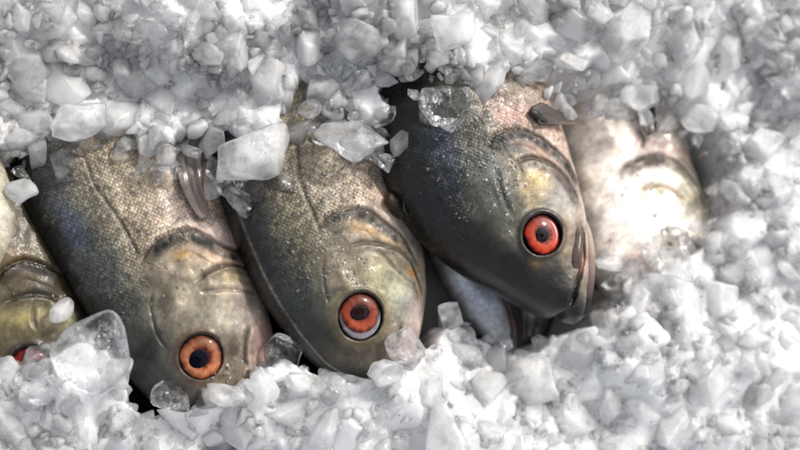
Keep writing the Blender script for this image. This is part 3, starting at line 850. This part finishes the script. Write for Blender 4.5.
# base sheet of packed ice with the hollow in it, carried out beyond the frame
def cells(x, y, size, seed):
    """faceted relief: every cell a tilted facet, sunk along its borders"""
    x, y = x / size, y / size
    xi, yi = np.floor(x).astype(np.int64), np.floor(y).astype(np.int64)
    f1 = np.full(x.shape, 9.0); f2 = np.full(x.shape, 9.0); hh = np.zeros(x.shape)
    for a in (-1, 0, 1):
        for b in (-1, 0, 1):
            cx, cy = xi + a, yi + b
            px, py = cx + _hash(cx, cy, seed), cy + _hash(cx, cy, seed + 1)
            d = np.hypot(x - px, y - py)
            h = _hash(cx, cy, seed + 2) + (x - px) * (_hash(cx, cy, seed + 3) - .5) * 1.6 + (y - py) * (_hash(cx, cy, seed + 4) - .5) * 1.6
            m = d < f1
            f2 = np.where(m, f1, np.minimum(f2, d))
            hh = np.where(m, h, hh); f1 = np.where(m, d, f1)
    e = f2 - f1
    return hh * sstep(0, .45, e) - 0.15 * (1 - sstep(0, .4, e))


gx = np.concatenate([np.linspace(-420, -30, 50, endpoint=False), np.linspace(-30, 830, 640), np.linspace(830, 1220, 51)[1:]])
gy = np.concatenate([np.linspace(-420, -30, 50, endpoint=False), np.linspace(-30, 480, 380), np.linspace(480, 870, 51)[1:]])
nx, ny = len(gx), len(gy)
GX, GY = np.meshgrid(gx, gy)
od = open_dist(GX, GY)
hz = H(GX, GY)
wx, wy = GX + (fbm(GX / 15, GY / 15, 61) - .5) * 22, GY + (fbm(GX / 15, GY / 15, 71) - .5) * 22
Zb = hz - 0.11 + (fbm(GX / 50, GY / 50, 2, 2) - .5) * 0.2 + 0.07 * (cells(wx, wy, 36, 5) - .4) + 0.02 * cells(wx, wy, 19, 25)
low = sstep(280, 330, GY)
Zb = Zb - 2.8 * (1 - sstep(-14, 24 - 12 * low, od + (fbm(GX / 14, GY / 14, 6) - .5) * 16))
bw = P(GX, GY, hz * 0 + 0.6); bw[..., 2] = Zb
def zb_at(x, y):
    return Zb[np.clip(np.searchsorted(gy, y), 0, ny - 1), np.clip(np.searchsorted(gx, x), 0, nx - 1)]


def od_at(x, y):
    return float(od[min(np.searchsorted(gy, y), ny - 1), min(np.searchsorted(gx, x), nx - 1)])


bed = mesh_obj('packed_ice', bw.reshape(-1, 3), grid_faces(ny, nx)[:, ::-1], ICE_PACK)
tag(bed, kind='structure')
tr = 16.0
gap_floor = mesh_obj('gap_shade_floor', [(-tr, -tr, -1.2), (tr, -tr, -1.2), (tr, tr, -1.2), (-tr, tr, -1.2)], [(0, 1, 2, 3)], GAP_SHADE, smooth=False)  # black sheet added so the gaps between the fish look dark
tag(gap_floor, kind='structure')


print('T', round(time.time() - _T0, 1))
# ---- ice pieces
import bmesh


def ico(sub):
    bm = bmesh.new()
    bmesh.ops.create_icosphere(bm, subdivisions=sub, radius=1)
    v = np.array([x.co[:] for x in bm.verts])
    v /= np.linalg.norm(v, axis=1)[:, None]
    f = np.array([[y.index for y in x.verts] for x in bm.faces])
    bm.free()
    return v, f


ICO = {k: ico(k) for k in (2, 3, 5)}


def chunk_shape(sub, r, sharp=14, flat=1.0, nplanes=11, rough=0.04, stretch=None):
    v, f = ICO[sub]
    n = r.normal(size=(nplanes, 3)); n /= np.linalg.norm(n, axis=1)[:, None]
    for _ in range(12):                                     # spread the facets out
        d = n[:, None] - n[None]
        dd = (d ** 2).sum(-1) + 1e-3 + np.eye(nplanes) * 9
        n += 0.06 * (d / dd[..., None] ** 1.5).sum(1); n /= np.linalg.norm(n, axis=1)[:, None]
    off = r.uniform(0.62, 1.0, nplanes)
    k = np.clip((v @ n.T) / off, 0, None)
    rad = (k ** sharp).sum(1) ** (-1 / sharp)
    w = v * rad[:, None]
    for q in range(4):                                      # melted dents and ripples
        kv = r.normal(size=3) * (1.3 + 1.3 * q)
        w = w + v * (rough / (1 + .5 * q) * np.sin(w @ kv + r.uniform(0, 6)))[:, None]
    st = stretch if stretch is not None else np.array([r.uniform(.85, 1.25), r.uniform(.75, 1.0), r.uniform(.6, .9) * flat])
    w = w * st
    w /= np.abs(w[:, :2]).max()
    return w, f


def rotm(r, tilt=0.6):
    a, b, c = r.uniform(0, 2 * math.pi), r.normal() * tilt, r.normal() * tilt
    return np.array((Matrix.Rotation(a, 3, 'Z') @ Matrix.Rotation(b, 3, 'X') @ Matrix.Rotation(c, 3, 'Y')))


# pieces one can point at: (x, y, half size, stretch, z lift, spin, material, sharp, label)
NOTABLE = [
    (90, 356, 38, (.95, 1.0, .5), .86, 20, ICE_CLEAR, 7, 'largest smooth clear ice slab, standing below the golden fish at the left'),
    (169, 396, 21, (1, .98, .55), .62, 10, ICE_CLEAR, 7, 'small clear ice wedge with dark inside, just left below the first orange eye'),
    (62, 309, 15, (.75, 1.1, .5), .64, -35, ICE_MID, 6, 'greenish oval ice pebble lying on the golden fish cheek'),
    #(45, 312, 9, (.7, 1.1, .5), .64, 20, ICE_MID, 6, 'narrow ice pebble lying on the golden cheek beside a bigger pebble'),
    (284, 352, 19, (.9, 1.05, .4), .66, 10, ICE_CLEAR, 7, 'clear rounded ice flake between the mouths of the first and middle fish'),
    (264, 388, 20, (.75, 1.05, .8), .85, 15, ICE_MILK, 12, 'upright milky ice chunk directly below the mouth of the first fish'),
    (254, 156, 37, (1.15, .72, .3), 1.36, 25, ICE_MID, 10, 'wide thin frosted ice sheet over the left shoulder of the middle fish'),
    (356, 140, 38, (1.1, .72, .4), 1.45, -10, ICE_CLEAR, 9, 'rounded translucent ice lump on the belly side of the middle fish, tan through it'),
    (449, 103, 32, (1.0, 1.0, .7), 1.66, 5, ICE_CLEAR, 12, 'big clear ice block sitting on the dark back of the red eyed fish'),
    (213, 190, 15, (.8, 1.0, .4), .98, 30, ICE_CLEAR, 8, 'grey see-through ice piece against the side fin of the first fish'),
    (310, 108, 12, (1.1, .8, .5), 1.32, 30, ICE_CLEAR, 9, 'small clear ice piece in the notch above the middle fish scales'),
    (406, 348, 22, (.95, 1.05, .6), 1.0, 10, ICE_CLEAR, 10, 'pinkish see-through ice chunk over the mouth of the middle fish'),
    (452, 316, 16, (.9, 1.1, .7), .72, 60, ICE_CLEAR, 12, 'clear pointed ice chunk against the left tip of the bluish white belly'),
    (508, 344, 8, (1, .8, .5), .72, 0, ICE_CLEAR, 5, 'tiny clear ring-like ice drop below the tip of the bluish white belly'),
    #(76, 178, 13, (1, .9, .5), .98, 30, ICE_CLEAR, 7, 'clear ice bead overlapping the side line of the first fish at its top'),
    (386, 374, 17, (1.1, .8, .6), 1.0, 20, ICE_MID, 12, 'cloudy ice chunk covering the very tip of the middle fish snout'),
    (228, 396, 18, (1.2, .8, .6), .92, -10, ICE_MID, 12, 'frosted ice chunk under the first orange eye, over the fish lips'),
    (8, 368, 15, (1.0, 1.0, .6), .78, 0, ICE_MID, 12, 'cloudy ice chunk left of the red eye under the ice'),
    (44, 392, 15, (1.1, .9, .6), .8, 30, ICE_CLEAR, 12, 'clear ice chunk lapping over the lower right of the red eye'),
    (300, 383, 14, (1.2, .7, .6), .82, -20, ICE_MID, 12, 'low ice piece just below and left of the middle fish snout'),
    (352, 386, 22, (1.5, .55, .4), .84, -12, ICE_CLEAR, 14, 'long flat clear ice shard along the underside of the middle fish snout'),
    (640, 100, 22, (1.0, .9, .6), 1.2, 0, ICE_MID, 11, 'grey ice chunk over the side fin of the pale fish at the right'),
    (610, 262, 17, (1.2, .8, .6), .7, 0, ICE_CLEAR, 10, 'clear ice chunk right of the open mouth of the red eyed fish'),
    (676, 262, 20, (1.1, .9, .7), .95, 0, ICE_CLEAR, 12, 'clear cracked ice chunk on the lower right of the pale fish'),
    (455, 30, 26, (1.1, .75, .6), 1.95, 40, ICE_MILK, 9, 'smooth oval ice lump standing out near the top, right of centre'),
    (22, 190, 16, (1.1, .9, .6), .92, 0, ICE_MID, 12, 'ice chunk at the upper left corner of the first fish back'),
    (120, 372, 17, (.9, 1.0, .6), .76, 0, ICE_MID, 10, 'cloudy ice piece tucked right of the largest smooth slab'),
    (80, 120, 24, (1.2, .8, .6), 1.2, 15, ICE_MID, 12, 'frosted ice chunk above the lateral line of the first fish'),
    (700, 120, 20, (1.1, .9, .7), 1.15, 0, ICE_MID, 12, 'grey ice chunk at the upper right of the pale fish'),
]


def place_chunk(name, V, F, mat, px, py, z, half, label, group=None, mesh=None, M=None):
    if mesh is None:
        o = mesh_obj(name, V, F, mat)
    else:
        o = bpy.data.objects.new(name, mesh)
        COL.objects.link(o)
    sc = half / 100
    q = P(px, py, z)
    mw = Matrix.Translation(Vector(q)) @ (Matrix(M.tolist()).to_4x4() if M is not None else Matrix.Identity(4)) @ Matrix.Scale(sc, 4)
    o.matrix_world = mw
    tag(o, label, 'ice', group)
    return o


r1 = np.random.default_rng(21)
placed = []
for (x, y, hs, st, z, spin, mat, sharp, label) in NOTABLE:
    V, F = chunk_shape(5, r1, sharp=sharp * (1 if sharp < 8 else 2), nplanes=9, rough=0.025 if sharp < 8 else .06, stretch=np.array(st, float))
    V *= max(st[:2])
    M = np.array(Matrix.Rotation(math.radians(spin), 3, 'Z') @ Matrix.Rotation(r1.normal() * .15, 3, 'X'))
    place_chunk('ice_chunk', V, F, mat, x, y, z, hs, label, 'distinct pieces of the crushed ice', M=M)
    placed.append((x, y, hs * 0.85))

# variants for the heap
protos = {}
r2 = np.random.default_rng(5)
for mk, mat in (('clear', ICE_CLEAR), ('cloudy', ICE_MID), ('milky', ICE_MILK)):
    protos[mk] = []
    for k in range(12):
        V, F = chunk_shape(5, r2, sharp=r2.uniform(22, 70), nplanes=int(r2.integers(6, 11)), rough=r2.uniform(.02, .05),
                           stretch=np.array([r2.uniform(1.0, 1.55), r2.uniform(.7, 1.0), r2.uniform(.45, .75)]))
        o = mesh_obj('ice_chunk', V, F, mat, link=False)
        protos[mk].append(o.data)
        bpy.data.objects.remove(o)

LAND = [((202, 355), 'the first orange eye'), ((362, 315), 'the middle fish eye'), ((543, 234), 'the bright red eye'), ((590, 305), 'the open mouth'), ((545, 118), 'the third fish side fin'),
        ((268, 166), 'the wide thin ice sheet'), ((449, 103), 'the big clear ice block'), ((90, 356), 'the smooth clear slab'), ((30, 368), 'the red eye under ice'), ((655, 160), 'the pale fish gill'),
        ((480, 300), 'the bluish white belly'), ((0, 0), 'the top left corner'), ((800, 0), 'the top right corner'), ((0, 450), 'the bottom left corner'), ((800, 450), 'the bottom right corner'),
        ((400, 0), 'the top edge centre'), ((400, 450), 'the bottom edge centre'), ((800, 225), 'the right edge centre'), ((200, 0), 'the top edge, left half'),
        ((600, 0), 'the top edge, right half'), ((200, 450), 'the bottom edge, left half'), ((600, 450), 'the bottom edge, right half'), ((0, 110), 'the upper left edge'),
        ((85, 165), 'the top of the first fish'), ((720, 300), 'the pale fish head')]


def describe(x, y, hs, mk):
    (lx, ly), nm = min(LAND, key=lambda l: math.hypot(l[0][0] - x, l[0][1] - y))
    a = math.degrees(math.atan2(ly - y, x - lx)) % 360
    dr = ['right of', 'above and right of', 'above', 'above and left of', 'left of', 'below and left of', 'below', 'below and right of'][int((a + 22.5) // 45) % 8]
    d = math.hypot(lx - x, ly - y)
    far = 'touching' if d < 18 else ('close' if d < 45 else ('a little way' if d < 80 else 'well'))
    size = 'big' if hs > 24 else ('medium' if hs > 18 else ('small' if hs > 14 else 'tiny'))
    far = {'a little way': 'just', 'well': 'far'}.get(far, far)
    nm = nm.replace('the wide thin ice sheet', 'the wide ice sheet').replace('the third fish side fin', 'the third fish fin')
    if far == 'touching':
        return f'{size} {mk} ice chunk at {nm}'
    return f'{size} {mk} ice chunk {far} {dr} {nm}'


cand = []
r3 = np.random.default_rng(99)
tries = 0
spots = list(placed)
arr = np.array(spots)
heap = []
for target, lo, hi, tr_n, edgepass in ((46, 10, 22, 40000, True), (75, 25, 38, 9000, False), (105, 17, 25, 12000, False), (42, 12, 17, 14000, False)):
    n = 0
    for _ in range(tr_n):
        if n >= target: break
        x, y, hs = r3.uniform(-15, 815), r3.uniform(-15, 465), r3.uniform(lo, hi)
        d = od_at(x, y)
        if edgepass:
            if d < -6 or d > 16 or y > 290 + 0 * x: continue
        elif d < hs * 0.55: continue
        if (np.hypot(arr[:, 0] - x, arr[:, 1] - y) < (arr[:, 2] + hs) * (0.5 if edgepass else 0.62)).any(): continue
        arr = np.vstack([arr, (x, y, hs)])
        heap.append((x, y, hs, d))
        n += 1
used = {}
for (x, y, hs, d) in heap:
    topside = y < 200
    edge = d < 34
    mk = r3.choice(['clear', 'cloudy', 'milky'], p=[.8, .2, 0] if d < 14 else [.45, .45, .1] if edge else [.14, .46, .40])
    me = protos[mk][int(r3.integers(0, 12))]
    z = max(float(zb_at(x, y)), float(H(np.array([x]), np.array([y]))[0]) - (.16 if d < 16 else .3)) - 0.24 * hs / 100 + r3.uniform(-.02, .03)
    lab = describe(x, y, hs, mk)
    used.setdefault(lab, []).append(place_chunk('ice_chunk', None, None, None, x, y, z, hs * 1.08, lab, 'larger pieces in the heap of crushed ice', mesh=me, M=rotm(r3, .35)))
for lab, obs in used.items():                                # tell apart those the words do not
    if len(obs) == 2:
        a, b = obs
        if abs(a.location.x - b.location.x) > abs(a.location.y - b.location.y):
            a, b = sorted(obs, key=lambda o: o.location.x); wa, wb = 'left', 'right'
        else:
            a, b = sorted(obs, key=lambda o: -o.location.y); wa, wb = 'upper', 'lower'
        a['label'] = lab + f', {wa} one'; b['label'] = lab + f', {wb} one'
    elif len(obs) > 2:
        obs.sort(key=lambda o: o.location.x)
        wd = ['leftmost', 'second one', 'third one', 'fourth one', 'fifth one', 'sixth one']
        for k, o in enumerate(obs):
            o['label'] = lab + ', ' + ('rightmost' if k == len(obs) - 1 else wd[min(k, 5)])
print('heap chunks', len(heap), 'labels', len(used))


def scatter(name, pts, sub, mats, r, label, nvar=22, sharp=(14, 45), tilt=1.2):
    """many small pieces as one uncountable mass"""
    shapes = [chunk_shape(sub, r, sharp=r.uniform(*sharp), nplanes=int(r.integers(5, 10)), rough=.05) for _ in range(nvar)]
    VV, FF, MI = [], [], []
    off = 0
    for (p, hs) in pts:
        V, F = shapes[int(r.integers(0, nvar))]
        VV.append((V * hs / 100) @ rotm(r, tilt).T + p)
        FF.append(F + off); off += len(V)
        MI.append(np.full(len(F), int(r.choice(len(mats), p=[m[1] for m in mats]))))
    o = mesh_obj(name, np.vstack(VV), np.vstack(FF), mats[0][0])
    for m in mats[1:]: o.data.materials.append(m[0])
    o.data.polygons.foreach_set('material_index', np.concatenate(MI).astype(np.int32))
    tag(o, label, 'ice', None, 'stuff')
    return o


r4 = np.random.default_rng(3)
pts = []
N = 9000
x, y = r4.uniform(-60, 860, N), r4.uniform(-60, 510, N)
d = open_dist(x, y)
hs = 4.5 + 12 * r4.random(N) ** 1.7
z = np.maximum(zb_at(x, y) - 0.3 * hs / 100, H(x, y) - 0.32)
ok = (d > hs * 0.3 + 1)
near = np.clip(1 - d / 30, 0, 1)
z = z - near * 0.06
for i in np.nonzero(ok)[0][:2400]:
    pts.append((P(x[i], y[i], z[i]), hs[i]))
scatter('crushed_ice', pts, 3, [(ICE_MILK, .3), (ICE_MID, .45), (ICE_CLEAR, .25)], r4, 'mass of small crushed ice filling the heap between the larger chunks')

# coarser ring of ice beyond the frame so the heap goes on
pts = []
x, y = r4.uniform(-420, 1220, 5200), r4.uniform(-400, 850, 5200)
out = ((x < -30) | (x > 830) | (y < -30) | (y > 480)) & (open_dist(x, y) > 8)
hs = r4.uniform(9, 28, len(x))
z = H(x, y) - 0.25
for i in np.nonzero(out)[0][:3000]:
    pts.append((P(x[i], y[i], z[i]), hs[i]))
scatter('crushed_ice', pts, 2, [(ICE_PACK, 1.0)], r4, 'crushed ice carrying on around the display outside the heap centre', tilt=.6)

print('T', round(time.time() - _T0, 1))
# ---- grains of ice and water beads on the skin
r5 = np.random.default_rng(8)


def on_fish(fd, cx, cy, rx, ry, n, hs=(0.6, 2.2), ang=0):
    out = []
    a = math.radians(ang)
    m = fd['top'].ravel() > 0
    X, Y, Z = fd['X'].ravel()[m], fd['Y'].ravel()[m], fd['Z'].ravel()[m]
    for _ in range(n):
        g = r5.normal(size=2) * .5
        dx, dy = g[0] * rx, g[1] * ry
        px, py = cx + dx * math.cos(a) - dy * math.sin(a), cy + dx * math.sin(a) + dy * math.cos(a)
        if fbm(np.array(px / 6), np.array(py / 6), 44) < 0.42: continue
        if od_at(px, py) > 0: continue
        k = np.argmin((X - px) ** 2 + (Y - py) ** 2)
        if (X[k] - px) ** 2 + (Y[k] - py) ** 2 > 9: continue
        s = hs[0] + (hs[1] - hs[0]) * r5.random() ** 3
        p = np.array(P(X[k], Y[k], fd['zref'])); p[2] = Z[k] + s / 100 * .3
        out.append((p, s))
    return out


g = []
g += on_fish(fd2, 345, 185, 52, 60, 495) + on_fish(fd2, 335, 262, 40, 40, 247) + on_fish(fd2, 360, 150, 40, 20, 82)
g += on_fish(fd1, 150, 275, 36, 30, 143, (.6, 1.8)) + on_fish(fd1, 120, 185, 70, 50, 143, (.5, 1.4)) + on_fish(fd1, 232, 365, 26, 14, 49, (.8, 3))
g += on_fish(fd3, 480, 160, 40, 46, 330) + on_fish(fd3, 505, 190, 30, 30, 143, (.6, 2.0)) + on_fish(fd3, 470, 210, 40, 26, 44, (.5, 1.3))
g += on_fish(fd0, 40, 300, 40, 20, 66, (.6, 2)) + on_fish(fd4, 650, 200, 50, 50, 88, (.8, 2.4))
scatter('ice_grains', g, 2, [(ICE_DROP, .75), (ICE_PACK, .25)], r5, 'glittering ice grains and water beads strewn over the skin of the fish', sharp=(5, 12))

print('T', round(time.time() - _T0, 1))
# ------------------------------------------------------------------ light
SUN_EL, SUN_AZ = math.radians(48), math.radians(40)          # azimuth from +x towards +y
w = bpy.data.worlds.new('World')
scene.world = w
w.use_nodes = True
nt = w.node_tree
bg = nt.nodes['Background']
sky = nt.nodes.new('ShaderNodeTexSky')
sky.sky_type = 'NISHITA'
sky.sun_disc = False
sky.sun_elevation = SUN_EL
sky.sun_rotation = math.pi / 2 - SUN_AZ
sky.dust_density = 3.0
hs_ = nt.nodes.new('ShaderNodeHueSaturation')
hs_.inputs['Saturation'].default_value = 0.25
nt.links.new(sky.outputs[0], hs_.inputs['Color'])
nt.links.new(hs_.outputs[0], bg.inputs['Color'])
bg.inputs['Strength'].default_value = 0.195
sd = bpy.data.lights.new('sun', 'SUN')
sd.energy = 2.4
sd.angle = math.radians(6)
sd.color = (1.0, 0.95, 0.88)
sun = bpy.data.objects.new('sun', sd)
COL.objects.link(sun)
sv = Vector((math.cos(SUN_EL) * math.cos(SUN_AZ), math.cos(SUN_EL) * math.sin(SUN_AZ), math.sin(SUN_EL)))
sun.rotation_euler = sv.to_track_quat('Z', 'Y').to_euler()
sun.location = sv * 20

# ------------------------------------------------------------------ focus and render settings
fp = Vector(P(300, 290, 1.0))
cam_data.dof.focus_distance = (fp - CAM).dot(FWD)
cam_data.dof.aperture_fstop = 0.2
scene.render.engine = 'CYCLES'
cy = scene.cycles
cy.use_denoising = True
cy.use_adaptive_sampling = True
cy.adaptive_threshold = 0.06
cy.adaptive_min_samples = 16
cy.max_bounces = 9
cy.diffuse_bounces = 4
cy.glossy_bounces = 3
cy.transmission_bounces = 6
cy.transparent_max_bounces = 8
cy.sample_clamp_indirect = 6
cy.blur_glossy = 0.5
scene.view_settings.view_transform = 'Standard'
scene.view_settings.look = 'None'
scene.view_settings.exposure = 0
